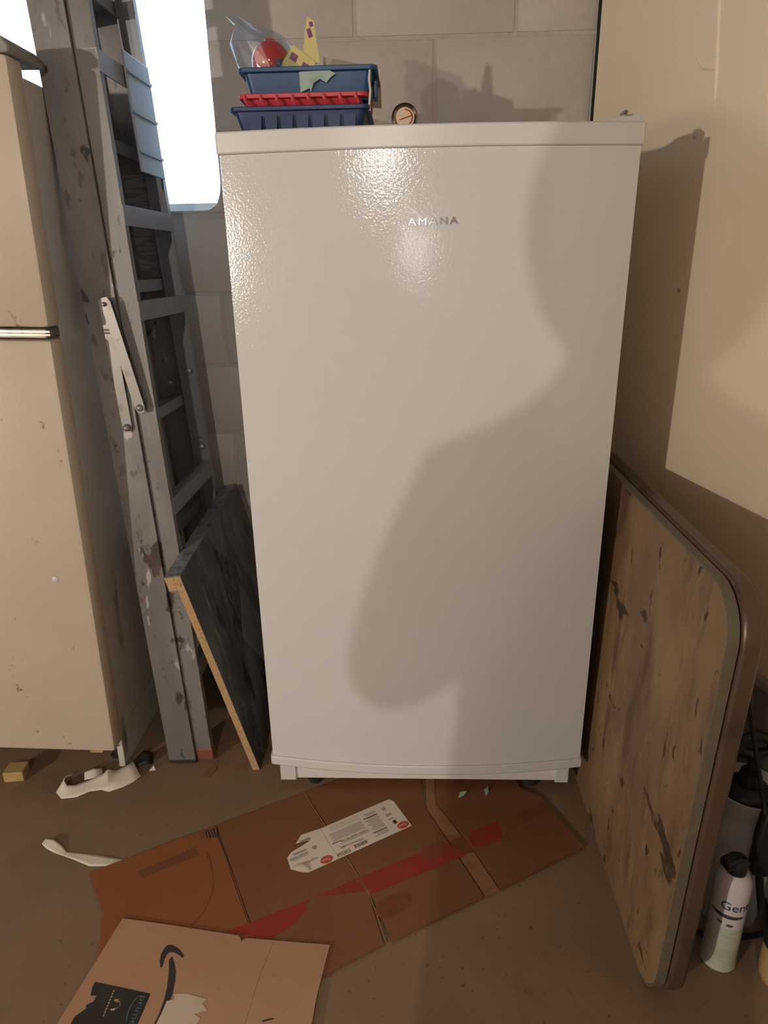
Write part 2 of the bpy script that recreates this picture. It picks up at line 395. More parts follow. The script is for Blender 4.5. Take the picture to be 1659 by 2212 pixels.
def wallbox(t0, t1, n0, n1, z0, z1):
    return MB().add([Wp(t, n, z) for z in (z0, z1) for n in (n0, n1) for t in (t0, t1)],
                    [(0, 1, 3, 2), (4, 6, 7, 5), (0, 4, 5, 1), (2, 3, 7, 6), (0, 2, 6, 4), (1, 5, 7, 3)])


wall_right = struct(wallbox(.020, 6.6, -.10, 0, 0, 2.36).build('wall_right', 'plaster'))
rd = [Wp(.450 + .004 * math.sin(z * 9) + (1.80 - z) * .12, -.0022, z) for z in [1.90 - .033 * i for i in range(11)]]
MB().tube(rd, [.003, .005, .006, .0065, .007, .0065, .006, .006, .0065, .005, .002], 8).build('plaster_ridge', 'plaster', wall_right, smooth=True)
MB().tube([Wp(.400, -.0022, 1.69), Wp(.430, -.0020, 1.655), Wp(.466, -.0024, 1.645)], [.002, .0045, .005], 8).build('plaster_ridge', 'plaster', wall_right, smooth=True)
for (t_, z_) in ((.432, 1.53), (.446, 1.227)):
    MB().tube([Wp(t_, -.001, z_), Wp(t_, .0025, z_)], .0042, 10).build('wall_screw', 'chrome', wall_right)
g = MB(); rings = []
for i in range(40):
    z = 2.36 * i / 39; j = .003 * mnoise.noise(Vector((0, 0, z * 14))); k = .003 * mnoise.noise(Vector((5, 0, z * 17)))
    rings.append([Wp(-.004 + j, -.004, z), Wp(.021 + k, -.001, z), Wp(.021, -.09, z), Wp(-.004, -.09, z)])
struct(g.loft(rings).build('joint_shade_strip', 'gap_shade'))
struct(wallbox(.05, 6.5, 0, .010, 0, .475).build('trim_2', 'ledge'))
struct(wallbox(.05, 6.5, 0, .018, .475, .492).build('trim_3', 'ledge_cap'))

# ------------------------------------------------------------------ upright freezer
FZ = thing('upright_freezer', 'tall white upright freezer with bowed door in the middle of the basement corner', 'freezer', (0, 0, 0))
HW = .38


def bow(x, h=.033): return -h * (1 - (x / HW) ** 2)


def door_poly(grow=0.0, back=.055, hw=HW):
    w = hw + grow; pts = [(-w, back), (-w, .006)]
    n = 28
    for i in range(n + 1):
        x = -w + 2 * w * i / n
        pts.append((x * .9955, bow(x * HW / w) - grow))
    pts += [(w, .006), (w, back)]
    return pts


MB().box((-.374, .068, .115), (.374, .62, 1.508), bev=.004).build('cabinet_body', 'appl_s', FZ)
MB().box((-.366, .052, .13), (.366, .072, 1.50)).build('door_gasket', 'gasket', FZ)
door = MB().prism(door_poly(), .150, 1.484).build('door', 'appl', FZ, smooth=True)
MB().prism(door_poly(.0045), 1.4845, 1.521).build('door_top_cap', 'appl_s', FZ, smooth=True, bevel=.003)
MB().prism(door_poly(.0045), .124, .1495).build('door_bottom_cap', 'appl_s', FZ, smooth=True, bevel=.003)
MB().box((-.374, .058, .028), (.368, .085, .122), bev=.002).build('kick_plate', 'appl_kick', FZ)
MB().box((-.376, .052, .026), (-.335, .062, .121), bev=.002).build('kick_end_cap', 'appl_s', FZ)
MB().box((.336, .052, .026), (.370, .062, .121), bev=.002).build('kick_end_cap', 'appl_s', FZ)
for x in (-.29, .28):
    MB().lathe([(.017, 0), (.019, .004), (.019, .014), (.010, .017), (.010, .05)], (x, .085, 0), 16).build('leveling_foot', 'foot', FZ, smooth=True)
    MB().lathe([(.017, 0), (.019, .004), (.019, .014), (.010, .017), (.010, .12)], (x, .57, 0), 16).build('leveling_foot', 'foot', FZ, smooth=True)
hc = [(.300, 0), (.372, 0), (.378, .004), (.376, .011), (.368, .0145), (.355, .0145), (.343, .0125), (.325, .0075), (.303, .002)]
MB().prism(hc, 0, .075, ((0, .012, 1.521), (1, 0, 0), (0, 0, 1), (0, 1, 0))).build('hinge_cover', 'appl_s', FZ, smooth=True, bevel=.002)
MB().tube([(.345, -.003, 1.5355), (.345, .02, 1.5365)], .004, 8).build('hinge_screw', 'chrome', FZ)


def badge_wrap(p):
    x = -.036 + p.x; return Vector((x, bow(x) - .0006 - (p.z + .0012), 1.3585 + p.y + p.x * .012))


text_mesh('badge_lettering', 'AMANA', .0178, 'chrome', FZ, (0, 0, 0), (1, 0, 0), (0, 0, 1), depth=.0011, width=.089, wrap=badge_wrap, spacing=1.32, label='raised chrome AMANA lettering')

# ------------------------------------------------------------------ older refrigerator at the left
RF = thing('refrigerator', 'aged off-white two-door refrigerator with rust specks at the left edge', 'refrigerator', (-1.19, .125, 0), (0, math.radians(1.4), 0))
MB().box((-.37, .0, .128), (.369, .53, 1.655), bev=.004).build('cabinet_body', 'old_edge', RF)
MB().box((.357, .004, .012), (.369, .53, .127)).build('side_skirt', 'old_edge', RF)
MB().box((-.37, .004, .012), (-.358, .53, .127)).build('side_skirt', 'old_edge', RF)
MB().box((.352, -.003, .012), (.369, .03, .16), bev=.002).build('cabinet_corner_leg', 'old_edge', RF)
MB().box((-.355, -.016, .13), (.352, .002, 1.645)).build('door_gasket', 'gasket', RF)
for (z0, z1, nm) in ((.118, 1.166, 'lower_door'), (1.190, 1.677, 'upper_door')):
    d = MB().box((-.382, -.072, z0), (.382, -.014, z1), bev=.010).build(nm, 'old', RF, smooth=True)
    if nm == 'lower_door':
        MB().lathe([(.0075, 0), (.0075, .002), (.005, .0035), (.001, .004)], (0, 0, 0), 20, Matrix.Translation((.303, -.072, .615)) @ Matrix.Rotation(pi / 2, 4, 'X')).build('plug_button', 'appl_s', d, smooth=True)
MB().box((-.382, -.066, 1.1675), (.372, -.008, 1.1885), bev=.003).build('divider_strip', 'rust_strip', RF)
MB().box((.20, -.075, 1.1745), (.384, -.066, 1.1785)).box((.20, -.075, 1.181), (.384, -.066, 1.185)).build('divider_rib', 'chrome', RF)
MB().box((-.357, .10, .03), (.356, .12, .127)).build('base_grille', 'dark', RF)
MB().box((.30, -.045, .092), (.335, .002, .112), bev=.002).build('hinge_bracket', 'wood', RF)
MB().prism([(.25, 0), (.385, 0), (.387, .012), (.375, .027), (.35, .034), (.29, .03), (.25, .02)], -.07, .06, ((0, .0, 1.678), (1, 0, 0), (0, 0, 1), (0, 1, 0))).build('hinge_cover', 'gasket', RF, smooth=True, bevel=.004)
for y in (.05, .48):
    MB().lathe([(.018, 0), (.018, .012), (.009, .014), (.009, .127)], (-.3, y, 0), 14).build('leveling_foot', 'foot', RF, smooth=True)
    MB().lathe([(.018, 0), (.018, .012), (.009, .014), (.009, .127)], (.325, y, 0), 14).build('leveling_foot', 'foot', RF, smooth=True)
wj = thing('glass_jar', 'pale glass jar standing on top of the aged refrigerator at the window', 'jar', (-.985, .30, 1.668))
MB().lathe([(.03, 0), (.045, .01), (.048, .03), (.048, .11), (.035, .13), (.033, .15)], (0, 0, 0), 24).build('jar_body', 'tank', wj, smooth=True)
MB().lathe([(.036, .15), (.038, .152), (.038, .168), (.03, .172)], (0, 0, 0), 24).build('lid', 'gasket', wj, smooth=True)

# ------------------------------------------------------------------ folded step ladder
LD = thing('step_ladder', 'folded paint-splattered aluminium step ladder standing between refrigerator and freezer', 'ladder', (-.645, .365, 0), (0, math.radians(-2.6), 0))
LH = 2.02


def chan(x0, x1, inward, t=.0022, fl=.024):
    """C-channel outline; web on the outside, flanges pointing inward (inward=+1 toward +y)"""
    i = inward
    return [(x0, 0), (x1, 0), (x1, i * fl), (x1 - t, i * fl), (x1 - t, i * t), (x0 + t, i * t), (x0 + t, i * fl), (x0, i * fl)]


def rail(x0, x1, sy, yb, yt, z0, z1, nm, m_='alu', fl=.024):
    p = chan(x0, x1, -sy, fl=fl)
    r0 = [Vector((q[0], sy * yb + q[1], z0)) for q in p]; r1 = [Vector((q[0], sy * yt + q[1], z1)) for q in p]
    return MB().loft([r0, r1]).build(nm, m_, LD)


def ywid(z, b, t): return b + (t - b) * z / LH


for sy in (-1, 1):
    rail(-.060, .014, sy, .222, .150, .006, LH, 'front_rail', 'alu')
    rail(.0155, .060, sy, .212, .143, .035, LH - .06, 'rear_rail', 'alu' if sy < 0 else 'alu_c', .020)
    MB().box((-.062, sy * .221 - .014 - sy * .012, 0), (.016, sy * .221 + .014 - sy * .012, .012), bev=.002).build('front_foot', 'foot', LD)
    MB().box((.014, sy * .211 - .012 - sy * .010, 0), (.062, sy * .211 + .012 - sy * .010, .038), bev=.003).build('rear_foot', 'red_foot', LD)
for z in (.32, .63, .945, 1.255, 1.56, 1.865):
    w = ywid(z, .222, .150) - .003
    t = MB().prism([(-.058, 0), (.012, .012), (.012, -.016), (.0095, -.016), (.0095, .0085), (-.0555, -.0025), (-.0555, -.030), (-.058, -.030)], -w, w, ((0, 0, z), (1, 0, 0), (0, 0, 1), (0, 1, 0)))
    t.build('tread', 'alu_c', LD)
for z in (.28, .735, 1.20, 1.40, 1.69):
    w = ywid(z, .212, .143) - .002
    MB().prism([(.058, -.02), (.061, -.02), (.061, .022), (.034, .022), (.034, .0195), (.058, .0195)], -w, w, ((0, 0, z), (1, 0, 0), (0, 0, 1), (0, 1, 0))).build('rear_bar', 'alu_c', LD)
MB().box((-.07, -.175, LH - .005), (.07, .175, LH + .035), bev=.008).build('top_cap', 'alu_c', LD)
# folded pail shelf lying flat against the rear rails
sh = MB().box((.062, -.02, 1.50), (.068, .135, 1.742), bev=.002).build('pail_shelf', 'alu_c', LD)
for z in (1.54, 1.62, 1.70):
    MB().box((.068, -.018, z), (.0715, .133, z + .006)).build('shelf_rib', 'alu_c', sh)
# spreaders on both sides, folded upward
for sy in (-1, 1):
    y1 = sy * (ywid(.95, .222, .150) + .004)
    sp = MB()
    for (xa, za, xb, zb, dy) in ((-.008, .945, -.006, 1.225, 0.0), (.032, .99, -.001, 1.225, .004)):
        a, b = Vector((xa, 0, za)), Vector((xb, 0, zb)); d_ = (b - a).normalized(); n_ = Vector((d_.z, 0, -d_.x)) * .0115
        pts = [a - d_ * .012 - n_ * .6, a - d_ * .012 + n_ * .6, a + n_, b + n_, b + d_ * .011 + n_ * .6, b + d_ * .011 - n_ * .6, b - n_, a - n_]
        sp.prism([(p.x, p.z) for p in pts], sy * dy, sy * (dy + .003), ((0, y1, 0), (1, 0, 0), (0, 0, 1), (0, 1, 0)))
    so = sp.build('spreader', 'steel', LD)
    for (xa, za) in ((-.008, .945), (.032, .99), (-.004, 1.222)):
        r_ = .0085 if za < 1.1 else .005
        MB().lathe([(r_, 0), (r_, .002), (r_ * .8, .006), (r_ * .35, .009)], (0, 0, 0), 14, Matrix.Translation((xa, y1 + sy * .006, za)) @ Matrix.Rotation(pi / 2 * (1 if sy < 0 else -1), 4, 'X')).build('bolt', 'steel', so, smooth=True)
for (x, z) in ((-.02, .99), (.04, 1.02), (.04, .80)):
    w = ywid(z, .205, .138)
    MB().lathe([(.008, 0), (.008, .003), (.004, .006)], (0, 0, 0), 12, Matrix.Translation((x, w - .004, z)) @ Matrix.Rotation(pi / 2, 4, 'X')).build('rivet', 'steel', LD, smooth=True)
MB().add([(-.05, ywid(1.27, .222, .150) - .0035, 1.275), (.004, ywid(1.27, .222, .150) - .0035, 1.275), (.004, ywid(1.52, .222, .150) - .0035, 1.52), (-.05, ywid(1.52, .222, .150) - .0035, 1.52),
          (-.05, ywid(1.27, .222, .150) - .0025, 1.275), (.004, ywid(1.27, .222, .150) - .0025, 1.275), (.004, ywid(1.52, .222, .150) - .0025, 1.52), (-.05, ywid(1.52, .222, .150) - .0025, 1.52)],
         [(0, 1, 2, 3), (4, 7, 6, 5), (0, 4, 5, 1), (1, 5, 6, 2), (2, 6, 7, 3), (3, 7, 4, 0)]).build('instruction_placard', 'placard', LD, label='grey instruction placard with small lines of print')

# ------------------------------------------------------------------ laminate countertop offcut leaning left of the freezer
BF = Vector((-.447, .118, .002)); TF = Vector((-.572, .100, .622))
CU = Vector((.012, .50, .055)).normalized()
CV = (TF - BF); CV = (CV - CU * CV.dot(CU)); CLn = CV.length; CV.normalize(); CN = CU.cross(CV)   # CN: toward +x / up side
if CN.x < 0: CN = -CN
CT = thing('countertop_offcut', 'dark laminate countertop offcut with raw particle-board edge leaning left of the freezer', 'countertop', BF)
fr = (Vector((0, 0, 0)), CU, CV, CN)
CLEN = .53
MB().prism([(0, 0), (CLEN, 0), (CLEN, CLn - .001), (0, CLn - .001)], -.020, -.0012, fr).build('particle_core', 'chip', CT)
MB().prism([(0, CLn - .038), (CLEN, CLn - .038), (CLEN, CLn - .001), (0, CLn - .001)], -.041, -.0205, fr).build('edge_strip', 'chip', CT)
MB().prism([(.0008, 0), (CLEN, 0), (CLEN, CLn), (.0008, CLn)], -.0011, 0, fr).build('laminate_face', 'lam', CT)
MB().prism([(.0008, CLn - .0008), (CLEN, CLn - .0008), (CLEN, CLn + .0006), (.0008, CLn + .0006)], -.0415, .0003, fr).build('laminate_nosing', 'lam_top', CT)
MB().prism([(.19, .30), (.30, .415), (.36, .23), (.27, .16)], .0001, .0006, fr).build('sticker_residue', 'sticker', CT)
BT = thing('bottle', 'dark green plastic bottle in the shade between ladder foot and leaning countertop', 'bottle', (-.552, .43, 0))
MB().lathe([(.030, 0), (.035, .004), (.036, .03), (.036, .13), (.030, .165), (.014, .19), (.012, .20)], (0, 0, 0), 28).build('bottle_body', 'bucket', BT, smooth=True)
MB().lathe([(.0135, .20), (.0145, .202), (.0145, .218), (.011, .221)], (0, 0, 0), 20).build('cap', 'bplast', BT, smooth=True)

# ------------------------------------------------------------------ folded card table leaning at the right
TB = thing('folding_table', 'folded square card table with worn tan top standing on edge right of the freezer', 'table', (.402, -.498, 0), (0, math.radians(1.6), 0))
TS, TR = .86, .085
tf = (Vector((0, 0, 0)), Vector((0, 1, 0)), Vector((0, 0, 1)), Vector((1, 0, 0)))


def ring_prism(outer, inner, a, b, fr):
    n = len(outer); o, ex, ey, ez = fr
    V = [o + ex * p[0] + ey * p[1] + ez * h for h in (a, b) for poly in (outer, inner) for p in poly]
    F = []
    for i in range(n):
        j = (i + 1) % n
        F += [(i, j, n + j, n + i), (2 * n + i, 3 * n + i, 3 * n + j, 2 * n + j), (i, 2 * n + i, 2 * n + j, j), (n + i, n + j, 3 * n + j, 3 * n + i)]
    return MB().add(V, F)


c_ = TS / 2
rr = lambda g_, h=TS: rrect(TS - 2 * g_, TS - .02 - 2 * g_, TR - g_ if TR > g_ else .005, 10, c_, c_ - .01)
MB().prism(rr(.004), 0, .008, tf).build('table_top', 'vinyl', TB, bevel=.002)
ring_prism(rr(.0), rr(.0045), .0005, .017, tf).build('edge_band', 'vinyl_edge', TB)
MB().prism(rr(.004), .0082, .016, tf).build('underside_board', 'chip', TB)
ring_prism(rr(.006), rr(.03), .017, .0205, tf).build('frame_groove', 'dark', TB)
ring_prism(rr(-.003), rr(.018), .0205, .052, tf).build('steel_frame', 'tframe', TB, smooth=True, bevel=.006)
for k, (ya, za) in enumerate(((.07, .10), (.79, .10), (.07, .74), (.79, .74))):
    dz = .62 if za < .4 else -.62
    MB().tube([(.040 + .0 * k, ya + (.03 if k % 2 == 0 else -.03), za), (.040, ya + (.05 if k % 2 == 0 else -.05), za + dz * .5)], .010, 10).build('leg', 'tframe', TB, smooth=True)

# ------------------------------------------------------------------ pump sprayer behind the table
SPx, SPy = .628, -.277
SP = thing('pump_sprayer', 'milky white pump sprayer with black pump handle in the shade behind the card table', 'sprayer', (SPx, SPy, 0))
MB().lathe([(.054, 0), (.062, .006), (.065, .03), (.065, .19), (.062, .22), (.055, .245), (.050, .258), (.050, .27), (.062, .300), (.066, .318), (.063, .318), (.056, .30), (.045, .28), (.03, .278)], (0, 0, 0), 40).build('tank', 'tank', SP, smooth=True)
MB().lathe([(.040, .279), (.046, .283), (.047, .306), (.040, .316), (.022, .322), (.018, .352), (.014, .352)], (0, 0, 0), 28).build('pump_cap', 'bplast', SP, smooth=True)
MB().tube([(0, 0, .30), (0, 0, .40)], .009, 10).build('pump_rod', 'bplast', SP, smooth=True)
MB().tube([(-.03, 0, .40), (-.028, 0, .425), (0, 0, .437), (.028, 0, .425), (.03, 0, .40), (0, 0, .392), (-.03, 0, .40)], .010, 10).build('pump_handle', 'bplast', SP, smooth=True)
MB().prism([(-.02, 0), (.012, -.004), (.022, .05), (.018, .10), (.024, .135), (.006, .15), (-.016, .15), (-.022, .09)], -.012, .012, ((.006, -.082, .185), (1, 0, 0), (0, 0, 1), (0, 1, 0))).build('trigger_grip', 'bplast', SP, smooth=True, bevel=.004)
MB().tube([(-.012, -.090, .33), (-.030, -.06, .43), (-.048, -.03, .535)], .0045, 8).build('wand', 'bplast', SP, smooth=True)
MB().tube([(-.047, -.032, .528), (-.050, -.026, .548), (-.051, -.024, .562)], [.008, .009, .005], 10).build('wand_nozzle', 'bplast', SP, smooth=True)
MB().tube([(.004, -.082, .19), (.012, -.086, .14), (.026, -.086, .08), (.045, -.078, .03), (.062, -.062, .009), (.074, -.035, .008), (.074, -.01, .02), (.062, .0, .05)], .0075, 10).build('hose', 'bplast', SP, smooth=True)
SH = tag(MB().tube([(-.125, .055, .006), (-.108, .03, .006), (-.085, .01, .006), (-.05, -.002, .006), (.0, -.003, .006), (.05, .004, .006), (.085, .03, .006), (.095, .07, .006)], .0055, 8).build('rubber_hose', 'bplast', smooth=True),
         'thin black hose lying on the floor behind the spray can', 'hose')
SH.location = (SPx - .005, SPy - .076, 0)

# ------------------------------------------------------------------ spray can
CN0 = Vector((.566, -.395, 0)); CR = .0325
SC = thing('spray_can', 'white aerosol spray can with black nozzle cap on the floor behind the table', 'spray can', CN0)
MB().lathe([(CR - .002, 0), (CR, .002), (CR, .005), (CR - .001, .006), (CR - .001, .112)], (0, 0, 0), 40).build('lower_wrap', 'can_low', SC, smooth=True)
MB().lathe([(CR - .001, .1121), (CR - .0005, .20), (CR - .002, .208), (CR - .007, .219), (CR - .014, .227), (.010, .229)], (0, 0, 0), 40).build('can_body', 'can', SC, smooth=True)
cap = MB().lathe([(.0165, .222), (.0185, .224), (.0185, .238), (.017, .252), (.012, .258), (.004, .26)], (0, 0, 0), 28)
cap.build('nozzle_cap', 'bplast', SC, smooth=True)
MB().prism([(-.030, .0), (.017, -.004), (.022, .006), (.016, .016), (-.004, .023), (-.030, .016)], -.0125, .0125, ((0, 0, .240), Vector((.85, .25, 0)).normalized(), (0, 0, 1), Vector((-.25, .85, 0)).normalized())).build('nozzle_spout', 'bplast', SC, smooth=True, bevel=.005)
vdir = math.atan2(CAM.y - CN0.y, CAM.x - CN0.x)


def can_wrap(zb, r=CR, off=0.0):
    def w(p):
        a = vdir + off + p.x / r; rr_ = r + p.z + .0002
        return Vector((rr_ * math.cos(a), rr_ * math.sin(a), zb + p.y))
    return w


text_mesh('can_lettering', 'Gent', .027, 'can_txt', SC, (0, 0, 0), (1, 0, 0), (0, 0, 1), depth=.0001, wrap=can_wrap(.158, CR - .0004, -.42), label='dark blue Gent lettering')


def can_patch(nm, m_, a0, a1, z0, z1, n=14, sag=0.0):
    V = []; F = []
    for k in range(n + 1):
        a = vdir + a0 + (a1 - a0) * k / n; t = 1 - (2 * k / n - 1) ** 2; hh = (z1 - z0) / 2 * (math.sqrt(max(t, .02)))
        zc = (z0 + z1) / 2 - sag * t
        for z in (zc - hh, zc + hh): V.append(((CR + .0002) * math.cos(a), (CR + .0002) * math.sin(a), z))
    for k in range(n): F.append((2 * k, 2 * k + 2, 2 * k + 3, 2 * k + 1))
    return MB().add(V, F).build(nm, m_, SC)


can_patch('dark_band', 'can_band', -1.0, 1.0, .138, .146)
can_patch('leaf_mark', 'leaf_ink', -.42, -.12, .121, .128)
can_patch('leaf_mark', 'leaf_ink', .08, .46, .119, .125)

TN = thing('tan_container', 'tan rounded container with dark lid at the lower right edge of the floor', 'container', (.668, -.437, 0))
MB().lathe([(.034, 0), (.040, .006), (.042, .02), (.042, .075), (.038, .085)], (0, 0, 0), 32).build('container_body', 'tan', TN, smooth=True)
MB().lathe([(.041, .085), (.044, .087), (.044, .105), (.038, .110), (.01, .112)], (0, 0, 0), 32).build('lid', 'bplast', TN, smooth=True)

# ------------------------------------------------------------------ flattened brown carton
CB = thing('flattened_carton', 'flattened brown food carton with red printed band and white label under the freezer front', 'cardboard', (-.2, -.15, 0))
cb0 = Vector((-.2, -.15))


def sub(L, o=cb0): return [(p[0] - o[0], p[1] - o[1]) for p in L]


P1 = [(-.768, -.225), (-.600, -.128), (-.517, -.085), (-.503, -.118), (-.436, -.235), (-.372, -.353), (-.30, -.462), (-.660, -.440), (-.672, -.385), (-.690, -.345), (-.689, -.330)]
P2 = [(-.513, -.081), (-.316, .031), (-.262, -.059), (-.188, -.172), (-.128, -.272), (-.092, -.386), (-.202, -.450), (-.288, -.491), (-.366, -.353), (-.432, -.232)]
P3 = [(-.313, .033), (-.241, .071), (-.07, .150), (-.015, .150), (.0, -.02), (.055, -.13), (.121, -.272), (-.075, -.379), (-.124, -.272), (-.185, -.168), (-.257, -.055)]
P4 = [(.029, .06), (.06, .15), (.225, .15), (.250, .055), (.298, .022), (.345, -.085), (.369, -.134), (.160, -.252), (.110, -.145), (.030, .0)]
P35 = [(.004, -.02), (.004, .14), (.026, .14), (.027, .0), (.107, -.145), (.157, -.253), (.124, -.271), (.058, -.13)]
MB().prism(sub(P1), .0008, .0045).build('side_panel', 'card_lit', CB)
MB().prism(sub(P2), .0012, .0050).build('main_panel', 'card', CB)
MB().prism(sub(P3), .0018, .0056).build('main_panel', 'card', CB)
MB().prism(sub(P35), .0010, .0042).build('crease_panel', 'card_edge', CB, label='paler crushed double crease')
MB().prism(sub(P4), .0020, .0058).build('side_panel', 'card', CB)
zt = .0059
MB().tube([(p[0], p[1], .0046) for p in sub([(-.3145, .032), (-.260, -.057), (-.187, -.170), (-.126, -.272), (-.086, -.382)])], .0016, 6).build('fold_ridge', 'card_edge', CB)
MB().tube([(p[0], p[1], .0042) for p in sub([(-.515, -.083), (-.502, -.118), (-.434, -.233), (-.369, -.353), (-.30, -.465)])], .0016, 6).build('fold_ridge', 'brown_print', CB)
# red band, one strip per panel
MB().prism(sub([(-.417, -.363), (-.283, -.299), (-.250, -.283), (-.262, -.300), (-.255, -.313), (-.268, -.322), (-.280, -.345), (-.322, -.379)]), .0051, .0053).build('red_band', 'red_print', CB)
MB().prism(sub([(-.250, -.281), (-.160, -.233), (-.134, -.262), (-.160, -.2655), (-.200, -.2735), (-.236, -.2765)]), .0051, .0053).build('red_band', 'red_print', CB)
MB().prism(sub([(-.156, -.230), (.040, -.130), (.057, -.134), (.0935, -.158), (.080, -.168), (-.1255, -.272)]), .0057, .0059).build('red_band', 'red_print', CB)
MB().prism(sub([(.046, -.124), (.100, -.098), (.112, -.110), (.134, -.140), (.126, -.144), (.100, -.156)]), .0043, .0045).build('red_band', 'red_faint', CB)
MB().prism(sub([(.098, -.098), (.177, -.059), (.185, -.112), (.130, -.137), (.108, -.139)]), .0059, .0061).build('red_band', 'red_print', CB)
MB().prism(sub([(.225, -.033), (.297, .006), (.315, -.022), (.245, -.062)]), .0059, .0061).build('red_band', 'red_faint', CB)
ang = math.atan2(.52, .86)
ct = Vector((math.cos(ang), math.sin(ang), 0)); cu_ = Vector((-math.sin(ang), math.cos(ang), 0))


def oval_logo(cx, cy, a, b, z, m_in, m_rim, m_txt, par, off, flip=False, size=None):
    x, y = cx - off[0], cy - off[1]
    o = MB().prism(ellipse(x, y, a, b, ang), z, z + .0002).build('oval_logo', m_rim, par)
    MB().prism(ellipse(x, y, a * .90, b * .84, ang), z + .0002, z + .0004).build('oval_field', m_in, o)
    e1 = -ct if flip else ct; e2 = -cu_ if flip else cu_
    w = a * 1.35; s_ = size or b * 1.05
    text_mesh('oval_lettering', 'Tyson', s_, m_txt, o, Vector((x, y, z + .0005)) - e1 * w / 2 - e2 * s_ * .33, e1, e2, depth=.0001, width=w, shear=.25)
    return o


oval_logo(-.074, -.296, .044, .025, .0057, 'red_faint', 'brown_print', 'brown_print', CB, cb0)
oval_logo(.018, -.150, .036, .019, .00595, 'red_faint', 'red_faint', 'red_print', CB, cb0)
oval_logo(-.207, .030, .022, .012, .0057, 'card', 'brown_print', 'brown_print', CB, cb0)
for k in range(6):
    t = k / 5; p0 = Vector((-.548, -.106, 0)).lerp(Vector((-.520, -.091, 0)), t); w = .0022 if k % 2 else .0014
    d0 = Vector((.50, -.86, 0)); s_ = Vector((.86, .5, 0)); L_ = .020 + .014 * t
    q = [p0 - s_ * w, p0 + s_ * w, p0 + s_ * w + d0 * L_, p0 - s_ * w + d0 * L_]
    MB().prism(sub([(v.x, v.y) for v in q]), .0046, .0048).build('printed_bar', 'ink' if k > 1 else 'brown_print', CB)
arc = [(-.515, -.165), (-.497, -.195), (-.482, -.23), (-.473, -.262), (-.472, -.292), (-.478, -.322), (-.493, -.352)]
MB().tube([(p[0], p[1], .0042) for p in sub(arc)], .0012, 6).build('arc_crease', 'brown_print', CB)
MB().prism(sub([(-.66, -.222), (-.545, -.150), (-.532, -.172), (-.640, -.238)]), .0046, .0047).build('faded_print', 'brown_print', CB)
# white shipping label on the carton, upside down to the viewer
O2 = Vector((-.034, -.077, 0)); U2 = Vector((-.85619, -.51666, 0)); D2 = Vector((-.51666, .85619, 0))
LB = MB()
lout = [(0, 0), (198, .5), (272, .5), (285, 9), (304, 29), (299, 63), (284, 73), (243, 80), (232, 83), (266, 91), (254, 101), (245, 109), (195, 103.5), (6, 103.5), (-2, 92)]


def lab(L): return [(O2.x + U2.x * x / 1000 + D2.x * y / 1000 - cb0.x, O2.y + U2.y * x / 1000 + D2.y * y / 1000 - cb0.y) for x, y in L]


lbl = LB.prism(lab(lout), .0059, .0062).build('paper_label', 'white_pap', CB, label='white product label with torn end')
UPl = -D2


def ltext(s_, x, y, size, w, m_='ink', shear=0.0):
    q = lab([(x, y)])[0]
    text_mesh('label_text', s_, size, m_, lbl, (q[0], q[1], .0063), U2, UPl, depth=.00008, width=w, shear=shear)


def lbar(x0, x1, y0, y1, m_='ink', nm='print_line'):
    MB().prism(lab([(x0, y0), (x1, y0), (x1, y1), (x0, y1)]), .0062, .0063).build(nm, m_, lbl)


def llogo(x, y):
    q = lab([(x, y)])[0]; a, b = .0155, .0105
    an = math.atan2(U2.y, U2.x)
    o = MB().prism(ellipse(q[0], q[1], a, b, an), .0062, .0063).build('oval_logo', 'red_ink', lbl)
    text_mesh('oval_lettering', 'Tyson', .010, 'white_ink', o, Vector((q[0], q[1], .00635)) - U2 * .0105 - UPl * .0033, U2, UPl, depth=.00005, width=.021, shear=.25)


llogo(17, 12.5); llogo(221.5, 12.5)
ltext('038364', 162, 15, .0165, .033)
ltext('TYSON', 119, 27.5, .0085, .022); ltext('RED', 143, 28, .0085, .0145, 'red_ink'); ltext('LABEL', 160, 28.5, .0085, .021)
ltext('CHICKEN TENDER FRITTERS', 98, 45.5, .0095, .072)
lbar(98, 176, 35.5, 37.5, 'grey_ink'); lbar(168, 192, 45, 47, 'ink')
ltext('TYSON', 236, 31, .0085, .018); ltext('RED', 256, 31, .0085, .0145, 'red_ink'); ltext('L', 274, 31, .0085, .005)
ltext('CHICKEN TENDER', 250, 56, .0095, .046); lbar(252, 292, 46.5, 48.5, 'grey_ink'); lbar(251, 284, 60, 66, 'grey_ink')
for k in range(8): lbar(100, 190 - (k % 3) * 4, 50.5 + k * 3.3, 52.3 + k * 3.3, 'grey_ink')
for y in (84, 89, 94): lbar(100, 178, y, y + 1, 'grey_ink')
for k in range(16):
    y = 13 + k * 4.9
    if 24 < y < 29 or 73 < y < 78: continue
    lbar(55, 93 - (k * 7 % 11), y, y + 2.6, 'grey_ink')
lbar(55, 93, 25.5, 27.3); lbar(55, 93, 75, 77.5)
x = 116.0
for k in range(15):
    w = random.choice((.8, 1.2, 1.8)); lbar(x, x + w, 7.5, 17.5, nm='barcode_bar'); x += w + random.choice((.6, 1.0, 1.3))
x = 231.0
for k in range(12):
    w = random.choice((.8, 1.2, 1.8)); lbar(x, x + w, 85, 93, nm='barcode_bar'); x += w + random.choice((.6, 1.0, 1.3))
for (x, y) in ((32.5, 81.5), (232, 58.5)):
    q = lab([(x, y)])[0]; MB().prism(ellipse(q[0], q[1], .006, .006, 0, 20), .0062, .0063).build('round_mark', 'grey_ink', lbl)
lbar(25, 34, 25, 36); lbar(24, 38, 55, 63, 'grey_ink'); lbar(27, 40, 42, 46, 'grey_ink')
lbar(196.2, 197.2, .8, 103, 'grey_ink', 'fold_line')
